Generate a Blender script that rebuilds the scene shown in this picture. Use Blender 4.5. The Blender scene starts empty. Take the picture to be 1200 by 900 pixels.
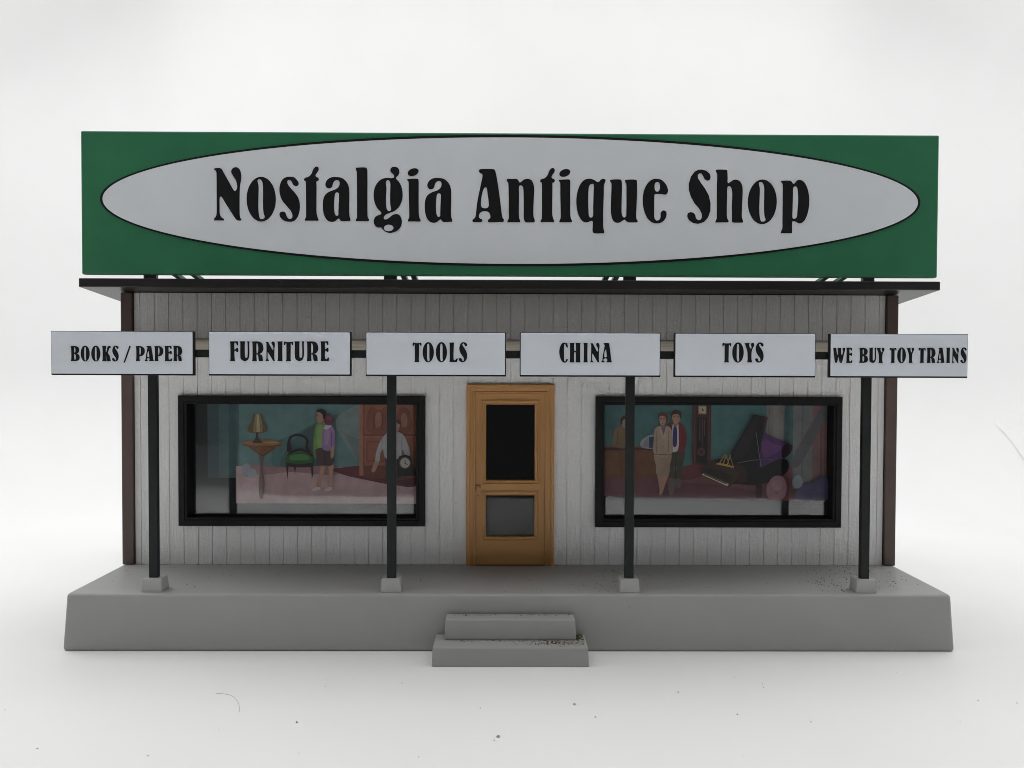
import bpy, bmesh, math, random
from mathutils import Vector, Matrix

random.seed(7)
U = 0.00035                      # metres per design unit (the shop model is about 32 cm wide)
scene = bpy.context.scene
COL = scene.collection

# ------------------------------------------------------------------ materials
def srgb(r, g, b):
    def f(c):
        c /= 255.0
        return c / 12.92 if c <= 0.04045 else ((c + 0.055) / 1.055) ** 2.4
    return (f(r), f(g), f(b))

def mat(name, color, rough=0.5, var=0.0, vscale=60.0, bump=0.0, bscale=400.0, spec=0.5, stretch=None, coat=0.0):
    m = bpy.data.materials.new(name); m.use_nodes = True
    nt = m.node_tree; N = nt.nodes; L = nt.links
    b = N['Principled BSDF']
    b.inputs['Base Color'].default_value = (*color, 1)
    b.inputs['Roughness'].default_value = rough
    b.inputs['Specular IOR Level'].default_value = spec
    b.inputs['Coat Weight'].default_value = coat
    tc = N.new('ShaderNodeTexCoord')
    src = tc.outputs['Object']
    if stretch:
        mp = N.new('ShaderNodeMapping'); mp.inputs['Scale'].default_value = stretch
        L.new(src, mp.inputs['Vector']); src = mp.outputs['Vector']
    if var > 0:
        no = N.new('ShaderNodeTexNoise'); no.inputs['Scale'].default_value = vscale
        no.inputs['Detail'].default_value = 6; no.inputs['Roughness'].default_value = 0.6
        L.new(src, no.inputs['Vector'])
        r = N.new('ShaderNodeValToRGB')
        r.color_ramp.elements[0].position = 0.3; r.color_ramp.elements[1].position = 0.7
        r.color_ramp.elements[0].color = (*[c * (1 - var) for c in color], 1)
        r.color_ramp.elements[1].color = (*[min(1, c * (1 + var)) for c in color], 1)
        L.new(no.outputs['Fac'], r.inputs['Fac']); L.new(r.outputs['Color'], b.inputs['Base Color'])
    if bump > 0:
        n2 = N.new('ShaderNodeTexNoise'); n2.inputs['Scale'].default_value = bscale
        n2.inputs['Detail'].default_value = 4
        L.new(src, n2.inputs['Vector'])
        bp = N.new('ShaderNodeBump'); bp.inputs['Strength'].default_value = bump
        bp.inputs['Distance'].default_value = 0.0004
        L.new(n2.outputs['Fac'], bp.inputs['Height']); L.new(bp.outputs['Normal'], b.inputs['Normal'])
    return m

M = {}
M['paper'] = mat('white_backdrop_paper', (0.795, 0.80, 0.80), 0.55, 0.02, 9, 0.03, 60, 0.3)
M['grey'] = mat('grey_base_plastic', (0.338, 0.340, 0.334), 0.5, 0.03, 45, 0.05, 900, 0.4)
M['foot'] = mat('grey_foot_plastic', (0.365, 0.367, 0.36), 0.5, 0.03, 90, 0.05, 900, 0.4)
M['green'] = mat('green_sign_paint', (0.019, 0.138, 0.062), 0.45, 0.10, 35, 0.04, 500, 0.4)
M['oval'] = mat('pale_grey_sign_face', (0.69, 0.72, 0.745), 0.5, 0.025, 40, 0.04, 700, 0.35)
M['face'] = mat('pale_blue_grey_sign_face', (0.71, 0.75, 0.81), 0.5, 0.03, 60, 0.03, 700, 0.35)
M['ink'] = mat('black_lettering', (0.006, 0.006, 0.007), 0.55, spec=0.2)
M['backing'] = mat('black_sign_backing', (0.008, 0.008, 0.009), 0.55, spec=0.25)
M['post'] = mat('black_green_post', (0.010, 0.0125, 0.0118), 0.5, 0.2, 120, 0.05, 600, 0.25)
M['roof'] = mat('black_brown_roof', (0.011, 0.009, 0.0085), 0.36, 0.2, 50, 0.05, 300)
M['trim'] = mat('dark_brown_trim', (0.085, 0.052, 0.043), 0.45, 0.2, 60, 0.08, 500)
M['frame'] = mat('black_window_frame', (0.0055, 0.006, 0.006), 0.5, 0.2, 80, 0.04, 500, 0.22)
M['door'] = mat('ochre_door_plastic', (0.47, 0.245, 0.085), 0.42, 0.05, 55, 0.04, 700, 0.4)
M['handle'] = mat('brown_door_handle', (0.16, 0.075, 0.025), 0.35)
M['pane_back'] = mat('black_pane_backing', (0.004, 0.004, 0.005), 0.6, spec=0.05)
M['canopy'] = mat('dirty_cream_canopy', (0.20, 0.18, 0.145), 0.6, 0.55, 55, 0.5, 160, 0.3, (1, 9, 1))
M['grit'] = mat('brown_grit', (0.062, 0.052, 0.018), 0.8, 0.5, 300)
M['tan'] = mat('tan_dust', (0.36, 0.31, 0.22), 0.85, 0.35, 300)
M['hair'] = mat('grey_hair', (0.50, 0.49, 0.46), 0.6)
M['speck'] = mat('grey_speck', (0.30, 0.28, 0.25), 0.8, 0.3, 300)

def wall_material():
    m = bpy.data.materials.new('white_plank_siding'); m.use_nodes = True
    N = m.node_tree.nodes; L = m.node_tree.links; b = N['Principled BSDF']
    b.inputs['Roughness'].default_value = 0.55; b.inputs['Specular IOR Level'].default_value = 0.35
    tc = N.new('ShaderNodeTexCoord')
    mp = N.new('ShaderNodeMapping'); mp.inputs['Scale'].default_value = (1, 1, 0.10)
    L.new(tc.outputs['Object'], mp.inputs['Vector'])
    n = N.new('ShaderNodeTexNoise'); n.inputs['Scale'].default_value = 900; n.inputs['Detail'].default_value = 5
    n.inputs['Distortion'].default_value = 0.6
    L.new(mp.outputs['Vector'], n.inputs['Vector'])
    n2 = N.new('ShaderNodeTexNoise'); n2.inputs['Scale'].default_value = 420; n2.inputs['Detail'].default_value = 3
    n2.inputs['Distortion'].default_value = 2.0
    L.new(tc.outputs['Object'], n2.inputs['Vector'])
    ad = N.new('ShaderNodeMath'); ad.operation = 'ADD'
    L.new(n.outputs['Fac'], ad.inputs[0]); L.new(n2.outputs['Fac'], ad.inputs[1])
    bp = N.new('ShaderNodeBump'); bp.inputs['Strength'].default_value = 0.7; bp.inputs['Distance'].default_value = 0.0005
    L.new(ad.outputs[0], bp.inputs['Height']); L.new(bp.outputs['Normal'], b.inputs['Normal'])
    n3 = N.new('ShaderNodeTexNoise'); n3.inputs['Scale'].default_value = 38; n3.inputs['Detail'].default_value = 6
    L.new(mp.outputs['Vector'], n3.inputs['Vector'])
    r = N.new('ShaderNodeValToRGB')
    r.color_ramp.elements[0].position = 0.25; r.color_ramp.elements[1].position = 0.7
    r.color_ramp.elements[0].color = (0.83, 0.825, 0.82, 1); r.color_ramp.elements[1].color = (0.88, 0.878, 0.875, 1)
    L.new(n3.outputs['Fac'], r.inputs['Fac']); L.new(r.outputs['Color'], b.inputs['Base Color'])
    return m
M['wall'] = wall_material()

def glass_material(name, fac, rough):
    m = bpy.data.materials.new(name); m.use_nodes = True
    N = m.node_tree.nodes; L = m.node_tree.links
    N.remove(N['Principled BSDF'])
    t = N.new('ShaderNodeBsdfTransparent'); g = N.new('ShaderNodeBsdfGlossy')
    t.inputs['Color'].default_value = (0.93, 0.94, 0.95, 1)
    g.inputs['Roughness'].default_value = rough
    mx = N.new('ShaderNodeMixShader'); mx.inputs['Fac'].default_value = fac
    L.new(t.outputs[0], mx.inputs[1]); L.new(g.outputs[0], mx.inputs[2])
    L.new(mx.outputs[0], N['Material Output'].inputs['Surface'])
    return m
M['glass'] = glass_material('clear_plastic_pane', 0.05, 0.05)
M['doorglass'] = glass_material('dark_plastic_pane', 0.018, 0.04)

PR = {}
def pr(r, g, b):                 # printed ink colour: matte, a touch of print mottling
    k = (r, g, b)
    if k not in PR:
        PR[k] = mat('printed_ink', (r, g, b), 0.6, 0.16, 170, 0, 400, 0.2)
    return PR[k]

# ------------------------------------------------------------------ mesh helpers
def empty(name, loc):
    o = bpy.data.objects.new(name, None); COL.objects.link(o)
    o.location = Vector(loc) * U; o.empty_display_size = 0.01
    return o

def tag(o, label=None, cat=None, group=None, kind=None):
    if label: o['label'] = label
    if cat: o['category'] = cat
    if group: o['group'] = group
    if kind: o['kind'] = kind
    return o

def worldpos(o):
    p = Vector((0, 0, 0))
    while o:
        p += o.location; o = o.parent
    return p

class MB:
    def __init__(s):
        s.v = []; s.f = []; s.m = []
    def face(s, pts, mi=0):
        i = len(s.v); s.v += [tuple(p) for p in pts]; s.f.append(tuple(range(i, i + len(pts)))); s.m.append(mi)
    def mesh(s, verts, faces, mi=0):
        i = len(s.v); s.v += [tuple(p) for p in verts]
        for f in faces: s.f.append(tuple(k + i for k in f)); s.m.append(mi)
    def box(s, x0, x1, y0, y1, z0, z1, mi=0):
        v = [(x, y, z) for z in (z0, z1) for y in (y0, y1) for x in (x0, x1)]
        s.mesh(v, [(0, 2, 3, 1), (4, 5, 7, 6), (0, 1, 5, 4), (2, 6, 7, 3), (0, 4, 6, 2), (1, 3, 7, 5)], mi)
    def frustum(s, b, t, z0, z1, mi=0):          # b, t = (x0,x1,y0,y1)
        v = [(x, y, z0) for y in b[2:] for x in b[:2]] + [(x, y, z1) for y in t[2:] for x in t[:2]]
        s.mesh(v, [(0, 2, 3, 1), (4, 5, 7, 6), (0, 1, 5, 4), (2, 6, 7, 3), (0, 4, 6, 2), (1, 3, 7, 5)], mi)
    def loft_frame(s, x0, x1, z0, z1, steps, mi=0):   # nested rectangles (inset, y)
        idx = []
        for ins, y in steps:
            i = len(s.v)
            s.v += [(x0 + ins, y, z0 + ins), (x1 - ins, y, z0 + ins), (x1 - ins, y, z1 - ins), (x0 + ins, y, z1 - ins)]
            idx.append(i)
        for a, b in zip(idx, idx[1:]):
            for k in range(4):
                n = (k + 1) % 4
                s.f.append((a + k, a + n, b + n, b + k)); s.m.append(mi)
    def build(s, name, mats, parent=None, bevel=0.0, seg=2, smooth=False, recalc=True):
        if not isinstance(mats, (list, tuple)): mats = [mats]
        off = worldpos(parent) if parent else Vector((0, 0, 0))
        me = bpy.data.meshes.new(name)
        me.from_pydata([tuple(Vector(p) * U - off) for p in s.v], [], s.f)
        for m in mats: me.materials.append(m)
        me.polygons.foreach_set('material_index', s.m)
        bm = bmesh.new(); bm.from_mesh(me)
        if bevel > 0:
            bmesh.ops.bevel(bm, geom=bm.edges[:], offset=bevel * U, segments=seg, affect='EDGES', profile=0.5, clamp_overlap=True)
        if recalc: bmesh.ops.recalc_face_normals(bm, faces=bm.faces[:])
        if smooth:
            for f in bm.faces: f.smooth = True
        bm.to_mesh(me); bm.free(); me.update()
        o = bpy.data.objects.new(name, me); COL.objects.link(o)
        if parent: o.parent = parent
        return o

def smooth_contour(pts, n=6):
    P = [Vector((p[0], p[1])) for p in pts]; C = [len(p) > 2 for p in pts]; k = len(P); out = []
    T = []
    for i in range(k):
        d = P[(i + 1) % k] - P[i - 1]
        T.append(d.normalized() if d.length > 1e-9 else Vector((0, 0)))
    for i in range(k):
        j = (i + 1) % k; L = (P[j] - P[i]).length; ch = (P[j] - P[i])
        if C[i] and C[j]: out.append(P[i]); continue
        m0 = ch if C[i] else T[i] * L
        m1 = ch if C[j] else T[j] * L
        for a in range(n):
            t = a / n; t2 = t * t; t3 = t2 * t
            out.append(P[i] * (2*t3 - 3*t2 + 1) + m0 * (t3 - 2*t2 + t) + P[j] * (-2*t3 + 3*t2) + m1 * (t3 - t2))
    return [(p.x, p.y) for p in out]

def ellipse(cx, cy, rx, ry, rot=0, n=40):
    c, s = math.cos(rot), math.sin(rot)
    return [(cx + rx*math.cos(a)*c - ry*math.sin(a)*s, cy + rx*math.cos(a)*s + ry*math.sin(a)*c) for a in [2*math.pi*i/n for i in range(n)]]

def filled(contours, yfront, thick, bevel=0.0):
    """closed contours (x,z), even-odd filled, as a slab whose front is at y = yfront: verts, faces"""
    cu = bpy.data.curves.new('outline', 'CURVE'); cu.dimensions = '2D'; cu.fill_mode = 'BOTH'
    cu.extrude = thick / 2 - bevel; cu.bevel_depth = bevel; cu.bevel_resolution = 1 if bevel else 0
    if bevel: cu.offset = -bevel
    for c in contours:
        sp = cu.splines.new('POLY'); sp.points.add(len(c) - 1); sp.use_cyclic_u = True
        for q, p in zip(sp.points, c): q.co = (p[0], p[1], 0, 1)
    ob = bpy.data.objects.new('outline', cu)
    me = bpy.data.meshes.new_from_object(ob)
    v = [(p.co.x, yfront + thick / 2 - p.co.z, p.co.y) for p in me.vertices]
    f = [tuple(p.vertices) for p in me.polygons]
    bpy.data.objects.remove(ob); bpy.data.curves.remove(cu); bpy.data.meshes.remove(me)
    return v, f

# ------------------------------------------------------------------ lettering (own glyph outlines)
G = {}      # name -> list of contours, y down; a third value marks a corner
G['N'] = [[(66,85,1),(130,80),(160,95),(190,150),(250,255),(300,345),(322,362),(345,340),(350,300),(335,235),(300,175),(277,125),(292,88),(335,70),(378,95),(400,165),(396,230),(384,300),(378,420),(378,640),(384,690),(400,718),(396,728,1),(350,726),(322,700),(260,600),(205,515),(160,440),(145,432),(133,445),(131,560),(134,650),(155,690),(184,712),(182,727,1),(62,727,1),(66,705),(85,680),(95,640),(96,500),(96,160),(90,120),(70,103)]]
G['o'] = [ellipse(645,465,180,277), [(600,232),(622,218),(648,232),(665,275),(668,360),(668,560),(675,640),(688,690),(660,710),(632,705),(615,650),(608,560),(610,450),(612,300)]]
G['s'] = [[(1010,188),(1050,195),(1085,225),(1106,262),(1100,292),(1070,303),(1040,285),(1022,250),(1000,228),(976,230),(966,250),(980,290),(1015,335),(1060,385),(1100,445),(1120,520),(1117,610),(1090,690),(1045,735),(985,743),(925,730),(885,695),(870,655),(880,628),(910,618),(940,628),(952,660),(970,695),(998,710),(1025,695),(1030,660),(1010,610),(960,550),(905,480),(880,420),(870,350),(880,280),(910,220),(955,193)]]
G['t'] = [[(170,215),(185,200),(225,187),(260,150),(280,100),(305,68),(330,62),(348,82),(345,110),(322,145),(310,170),(318,188),(345,203),(350,222),(340,238),(322,245),(322,300),(320,560),(322,640),(335,690),(346,720),(342,730,1),(178,730,1),(176,715),(190,690),(193,640),(192,400),(190,260),(186,243),(172,235)]]
G['a'] = [[(570,190),(640,205),(695,255),(722,320),(727,420),(724,600),(728,670),(740,715),(738,733,1),(625,733),(598,703),(575,715),(545,738),(505,745),(455,725),(415,660),(400,560),(405,470),(430,410),(480,372),(550,345),(590,318),(607,280),(600,240),(572,228),(545,238),(525,270),(515,305),(490,328),(455,325),(433,295),(435,260),(460,220),(505,195)],
          [(572,380),(595,390),(600,430),(595,520),(592,620),(590,660),(570,672),(550,650),(540,600),(538,520),(545,430),(555,390)]]
G['l'] = [[(805,75,1),(925,73),(945,90),(950,130),(950,650),(955,690),(970,715),(968,735,1),(806,735,1),(808,718),(820,690),(822,640),(820,130),(810,105)]]
G['g'] = [[(240,200),(290,205),(325,195),(325,170),(310,150),(285,125),(282,95),(305,68),(345,65),(380,85),(392,125),(380,165),(350,195),(352,212),(390,255),(420,320),(432,410),(420,490),(385,560),(330,610),(270,635),(225,655),(200,685),(205,712),(235,712),(270,690),(310,660),(360,648),(400,670),(422,725),(415,790),(380,840),(325,872),(270,882),(220,865),(185,835),(170,815),(120,812),(85,780),(75,735),(90,690),(125,665),(165,650),(168,630),(130,590),(95,530),(75,450),(80,350),(115,270),(170,218)],
          [(240,230),(265,235),(280,270),(280,340),(278,440),(280,530),(290,580),(285,605),(262,612),(240,595),(228,540),(226,440),(232,330),(225,260)],
          ellipse(260,820,60,41)]
G['i'] = [ellipse(562,130,70,45,-0.35), [(488,215,1),(600,210),(622,215),(630,240),(630,300),(632,640),(640,690),(655,725),(650,740,1),(497,740,1),(498,725),(512,690),(514,640),(508,400),(505,250),(492,232)]]
G['A'] = [[(108,105),(120,93),(280,92),(303,108),(320,170),(345,320),(370,500),(388,640),(398,690),(415,720),(408,745,1),(228,747),(215,730),(225,715),(245,695),(245,660),(225,625),(180,612),(135,622),(108,655),(108,690),(125,705),(148,720),(142,742),(90,748),(35,745),(25,725),(45,705),(62,680),(72,610),(85,500),(110,370),(135,250),(150,170),(140,150),(115,138),(106,120)],
          [(185,315),(202,330),(212,400),(225,490),(225,550),(205,573),(165,575),(138,560),(130,510),(140,420),(160,345)]]
G['n'] = [[(450,235),(455,215),(520,214),(570,212),(592,230),(605,255),(625,252),(660,222),(710,212),(755,230),(780,280),(790,350),(785,450),(780,600),(783,680),(798,725),(795,748,1),(690,748),(668,725),(660,680),(660,500),(655,340),(645,305),(622,292),(602,305),(602,400),(600,650),(605,700),(618,735),(612,748,1),(458,748,1),(460,733),(475,700),(476,620),(474,400),(468,265),(455,245)]]
G['q'] = [[(740,210),(790,225),(840,252),(870,225),(900,210),(930,225),(925,255),(912,290),(910,400),(905,600),(905,780),(912,840),(920,870),(915,885,1),(795,885),(775,862),(775,790),(772,735),(745,735),(710,750),(665,745),(620,700),(590,630),(572,530),(575,420),(600,320),(640,250),(690,215)],
          [(770,272),(785,285),(785,360),(780,560),(780,660),(770,685),(745,690),(728,670),(722,600),(718,480),(720,360),(735,290)]]
G['u'] = [[(140,230),(150,222),(250,218),(275,225),(285,250),(288,330),(285,500),(285,620),(295,670),(315,690),(340,675),(345,620),(345,400),(342,270),(330,250),(328,228),(345,222),(460,222),(473,240),(475,400),(470,560),(465,680),(475,715),(487,735),(480,750,1),(380,750),(345,735),(325,718),(300,728),(260,752),(215,752),(180,725),(160,670),(152,590),(155,430),(158,270),(145,248)]]
G['e'] = [[(720,210),(780,225),(830,275),(858,340),(855,380),(830,405),(780,400),(720,398),(695,405),(690,450),(690,600),(690,680),(705,715),(730,728),(758,712),(770,680),(770,640),(785,612),(810,602),(838,620),(843,660),(825,710),(785,748),(720,763),(655,745),(605,695),(570,620),(550,530),(550,420),(575,320),(620,250),(670,217)],
          [(725,248),(750,260),(760,310),(752,350),(728,370),(702,355),(692,310),(700,265)]]
G['S'] = [[(215,95),(270,108),(315,145),(328,185),(320,220),(290,233),(255,215),(235,175),(215,145),(190,140),(168,160),(170,200),(205,255),(260,330),(305,410),(330,510),(328,610),(300,690),(250,745),(180,768),(110,755),(60,715),(42,670),(50,635),(85,622),(120,632),(142,660),(150,700),(175,722),(205,720),(225,690),(222,640),(190,580),(130,510),(85,430),(60,350),(58,270),(85,180),(130,120),(175,98)]]
G['h'] = [[(392,110),(400,97),(515,98),(532,105),(537,140),(540,200),(545,262),(575,248),(610,225),(650,220),(695,245),(722,300),(728,380),(722,550),(720,680),(730,715),(738,742),(730,752,1),(610,750),(600,735),(598,680),(595,560),(600,400),(590,330),(565,300),(540,310),(535,420),(533,650),(540,700),(557,735),(550,750,1),(392,750,1),(395,735),(408,700),(410,640),(408,300),(410,150),(398,128)]]
G['p'] = [[(568,240),(580,233),(680,233),(700,245),(720,270),(740,262),(765,232),(800,222),(850,245),(890,310),(915,400),(922,500),(910,610),(880,700),(840,750),(800,762),(765,745),(740,735),(715,740),(710,800),(712,850),(710,885,1),(570,885,1),(575,865),(592,820),(592,740),(592,400),(590,280),(580,260)],
          [(745,302),(768,315),(780,370),(785,480),(778,600),(770,680),(750,702),(728,705),(715,690),(715,600),(718,400),(722,320)]]
# condensed capitals of the small signs
G['T'] = [[(108,232),(105,205),(118,172),(140,180),(180,183),(235,180),(250,174),(262,205),(260,232),(248,235),(240,215),(222,205),(220,240),(218,420),(218,485),(228,512,1),(135,512,1),(147,485),(148,420),(147,240),(145,207),(130,212),(120,235)]]
G['O'] = [ellipse(380,345,98,178), [(365,205),(380,194),(395,210),(400,260),(400,440),(405,480),(395,500),(380,503),(365,485),(358,440),(358,260)]]
G['L'] = [[(748,183,1),(830,180,1),(828,210),(825,300),(825,480),(840,490),(865,478),(880,458),(897,460),(895,480),(880,520,1),(750,520,1),(755,490),(755,250),(753,205)]]
G['C'] = [[(210,180),(235,192),(250,186),(262,200),(272,262),(262,270),(248,255),(235,222),(215,205),(205,225),(203,300),(205,420),(208,490),(222,508),(240,490),(252,465),(270,468),(268,495),(245,522),(215,532),(175,512),(140,450),(122,370),(122,310),(140,240),(170,195)]]
G['H'] = [[(303,187,1),(388,187,1),(383,210),(382,310),(390,325),(408,325),(415,310),(413,210),(408,187,1),(495,187,1),(490,210),(490,490),(495,522,1),(408,522,1),(412,500),(412,360),(405,347),(390,347),(382,360),(382,490),(388,522,1),(303,522,1),(310,490),(310,210)]]
G['I'] = [[(545,187,1),(622,187,1),(617,215),(617,490),(622,522,1),(545,522,1),(552,490),(552,215)]]
G['Y'] = [[(522,190,1),(612,187,1),(605,210),(608,245),(622,280),(638,285),(648,265),(642,235),(635,210),(645,190),(670,183),(688,200),(688,235),(668,275),(650,330),(645,400),(648,480),(660,522,1),(568,522,1),(578,490),(578,400),(572,330),(550,260),(535,215)]]
G['F'] = [[(82,90,1),(160,90,1),(164,125),(155,128),(145,108),(128,103),(128,170),(140,165),(150,155),(163,158),(163,192),(152,195),(143,185),(128,183),(128,255),(132,283,1),(82,283,1),(87,265),(87,110)]]
G['U'] = [[(182,92,1),(233,92,1),(230,110),(230,240),(236,258),(250,258),(258,240),(258,110),(255,92,1),(278,92,1),(274,110),(274,235),(262,275),(240,290),(215,288),(192,270),(186,235),(186,110)]]
G['R'] = [[(300,90,1),(370,90),(400,105),(415,140),(415,175),(395,205),(380,212),(398,222),(408,245),(412,283,1),(372,283,1),(368,260),(365,235),(355,215),(347,220),(347,262),(350,283,1),(302,283,1),(307,262),(307,108)],
          [(348,108),(358,112),(365,135),(365,185),(358,205),(348,205),(346,180),(346,125)]]
G['E'] = [[(985,97,1),(1060,97,1),(1063,130),(1053,132),(1042,112),(1030,110),(1030,172),(1042,170),(1052,160),(1062,163),(1062,198),(1052,200),(1042,190),(1030,190),(1030,265),(1045,272),(1055,262),(1066,255),(1066,290,1),(985,290,1),(990,270),(990,115)]]
G['B'] = [[(78,87,1),(130,87),(155,105),(158,130),(148,150),(138,155),(155,168),(162,190),(155,215),(130,226),(78,226,1),(84,212),(84,100)],
          [(112,97),(122,105),(125,120),(122,142),(112,147)], [(112,160),(124,168),(128,190),(124,210),(112,215)]]
G['K'] = [[(370,87,1),(408,87,1),(404,105),(404,145),(412,135),(418,110),(425,92),(445,88),(450,100),(438,108),(430,125),(422,150),(438,175),(445,205),(450,226,1),(412,226,1),(410,200),(407,175),(404,180),(404,205),(408,226,1),(370,226,1),(375,205),(375,105)]]
G['P'] = [[(682,87,1),(730,87),(757,105),(765,130),(758,160),(738,178),(718,180),(716,205),(720,226,1),(682,226,1),(687,205),(687,105)],
          [(718,98),(727,103),(731,125),(729,155),(722,168),(716,165),(716,105)]]
G['W'] = [[(118,175,1),(167,175,1),(165,195),(178,275),(188,282),(196,262),(185,175,1),(240,175,1),(238,200),(245,275),(255,282),(268,262),(275,230),(272,200),(265,182),(285,172),(302,182),(300,215),(283,280),(262,380),(250,405),(225,402),(215,375),(205,320),(198,320),(185,375),(175,402),(155,402),(145,380),(130,270)]]
G['/'] = [[(568,243,1),(580,243,1),(635,88,1),(623,88,1)]]

def glyph(ch):
    out = []
    for c in G[ch]:
        if len(c) == 40 and len(c[0]) == 2: out.append(list(c))
        else: out.append(smooth_contour(c))
    return out
def fit(ch, x0, x1, y0, y1):     # glyph stretched to a box
    cs = glyph(ch); xs = [p[0] for c in cs for p in c]; ys = [p[1] for c in cs for p in c]
    a, b, c_, d = min(xs), max(xs), min(ys), max(ys)
    return [[(x0 + (p[0]-a)/(b-a)*(x1-x0), y0 + (p[1]-c_)/(d-c_)*(y1-y0)) for p in c] for c in cs]

# ------------------------------------------------------------------ the setting: white light-tent sweep
def tent():
    mb = MB()
    XH, YB, R, RC, ZT = 1165.0, 930.0, 300.0, 210.0, 1560.0
    prof = [(R, 0.0)] + [(R - R*math.sin(a), R - R*math.cos(a)) for a in [math.pi/2*i/12 for i in range(1, 13)]] + [(0, 600), (0, ZT)]
    def ring(ins):
        x, yb, rc = XH - ins, YB - ins, max(RC, R + 40) - ins * 0.9
        pts = [(-x, -780)]
        pts += [(-x, y) for y in (-400, 0, 300)]
        pts += [(-x + rc - rc*math.cos(a), yb - rc + rc*math.sin(a)) for a in [math.pi/2*i/10 for i in range(11)]]
        pts += [(-300, yb), (300, yb)]
        pts += [(x - rc + rc*math.sin(a), yb - rc + rc*math.cos(a)) for a in [math.pi/2*i/10 for i in range(11)]]
        pts += [(x, y) for y in (300, 0, -400)] + [(x, -780)]
        return pts
    rings = [[(px, py, z) for px, py in ring(i)] for i, z in prof]
    n = len(rings[0]); v = [p for r in rings for p in r]; f = []
    for k in range(len(rings) - 1):
        for i in range(n - 1):
            f.append((k*n+i, k*n+i+1, (k+1)*n+i+1, (k+1)*n+i))
    f.append(tuple(range(n)))
    mb.mesh(v, f)
    o = mb.build('backdrop', M['paper'], smooth=True, recalc=True)
    for p in o.data.polygons:
        if len(p.vertices) > 4: p.use_smooth = False
    tag(o, kind='structure')
    # table sheet runs on in front; left tongue added to reflect in the window
    t = MB()
    P = [(-1165, -781.5), (-1165, -1992), (-930, -1992), (-560, -850), (-500, -815), (1165, -795), (1165, -781.5)]
    n = len(P)
    t.mesh([(x, y, 0) for x, y in P] + [(x, y, -8) for x, y in P], [tuple(range(n)), tuple(range(2*n-1, n-1, -1))] + [(k, k+n, (k+1) % n + n, (k+1) % n) for k in range(n)])
    tag(t.build('table', M['paper']), kind='structure')
    # loose corner of the cloth on the right
    fl = MB()
    def corner(th, z, e):        # a point e units inside the rounded right corner of the tent
        ins = R - R * math.sin(math.acos(max(-1, min(1, 1 - z / R)))) if z < R else 0
        rc = max(RC, R + 40) - ins * 0.9
        return (XH - ins - rc + (rc - e) * math.sin(math.radians(th)), YB - ins - rc + (rc - e) * math.cos(math.radians(th)), z)
    front, rear = [], []
    for th, lo, hi in ((50, 170, 174), (54, 154, 190), (59, 132, 208), (66, 104, 232), (74, 74, 258), (84, 44, 290)):
        for z in (lo, (lo + hi) / 2, hi):
            front.append(corner(th, z, 3.2 + (th - 50) * 0.12)); rear.append(corner(th, z, 1.4 + (th - 50) * 0.12))
    f = []
    for k in range(5):
        for m_ in range(2):
            a = k * 3 + m_
            f += [(a, a + 3, a + 4, a + 1), (18 + a, 18 + a + 1, 18 + a + 4, 18 + a + 3)]
        f += [(k*3, 18+k*3, 18+k*3+3, k*3+3), (k*3+2, k*3+5, 18+k*3+5, 18+k*3+2)]
    f += [(0, 1, 19, 18), (1, 2, 20, 19), (15, 33, 34, 16), (16, 34, 35, 17)]
    fl.mesh(front + rear, f)
    tag(fl.build('backdrop_fold', M['paper']), kind='structure')
tent()

# ------------------------------------------------------------------ the shop
shop = tag(empty('antique_shop', (0, 0, 0)), 'toy antique shop with white plank walls and ochre door on a grey base', 'model shop')
ZP, WH = 58.0, 453.5

b = MB(); b.frustum((-WH-3, WH+3, -124, 335), (-WH, WH, -120.8, 331), 0, ZP)
base = b.build('porch_base', M['grey'], shop, bevel=3.2, seg=3)
s = MB(); s.frustum((-76.4, 76.4, -166, -124.5), (-75.6, 75.6, -163.6, -124.5), 0, 18)
s.build('lower_step', M['grey'], base, bevel=1.0)
s = MB(); s.frustum((-65.8, 65.8, -143, -123.2), (-64.8, 64.8, -141.6, -123.2), 18.3, 38.5)
s.build('upper_step', M['grey'], base, bevel=1.2)

# plank wall with openings
WTOP = 376.0
OPEN = [(-380, -108, 111, 249), (108, 380, 111, 249), (-47, 47, 0, 266)]
edges = [-440.0]
g = -399.2 - 16.63 * 2
while g < 440:
    edges.append(g); g += 16.63
edges.append(440.0)
w = MB()
for a, c in zip(edges, edges[1:]):
    x0, x1 = a + 0.55, c - 0.55
    cuts = sorted({x0, x1, *[q for o in OPEN for q in o[:2] if x0 < q < x1]})
    for p, q in zip(cuts, cuts[1:]):
        mid = (p + q) / 2; spans = [(ZP + 0.2, WTOP)]
        for o in OPEN:
            if o[0] < mid < o[1]:
                spans = [r for lo, hi in spans for r in ((lo, min(hi, o[2])), (max(lo, o[3]), hi)) if r[1] - r[0] > 0.5]
        for lo, hi in spans: w.box(p, q, 0, 2, lo, hi)
xs = sorted({-440, 440, *[q for o in OPEN for q in o[:2]]})      # backing sheet seen in the grooves
for p, q in zip(xs, xs[1:]):
    mid = (p + q) / 2; spans = [(ZP + 0.2, WTOP)]
    for o in OPEN:
        if o[0] < mid < o[1]:
            spans = [r for lo, hi in spans for r in ((lo, min(hi, o[2])), (max(lo, o[3]), hi)) if r[1] - r[0] > 0.5]
    for lo, hi in spans: w.box(p, q, 1.5, 8, lo, hi)
w.build('front_wall', M['wall'], shop)
for sx in (-1, 1):
    w = MB(); w.box(*sorted((sx*442, sx*450)), 8, 322, ZP + 0.2, 368)
    w.build('side_wall', M['wall'], shop)
    w = MB(); w.box(*sorted((sx*440.3, sx*WH)), -3.5, 12, ZP + 0.2, 376)
    w.build('corner_board', M['trim'], shop, bevel=0.8)
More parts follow.
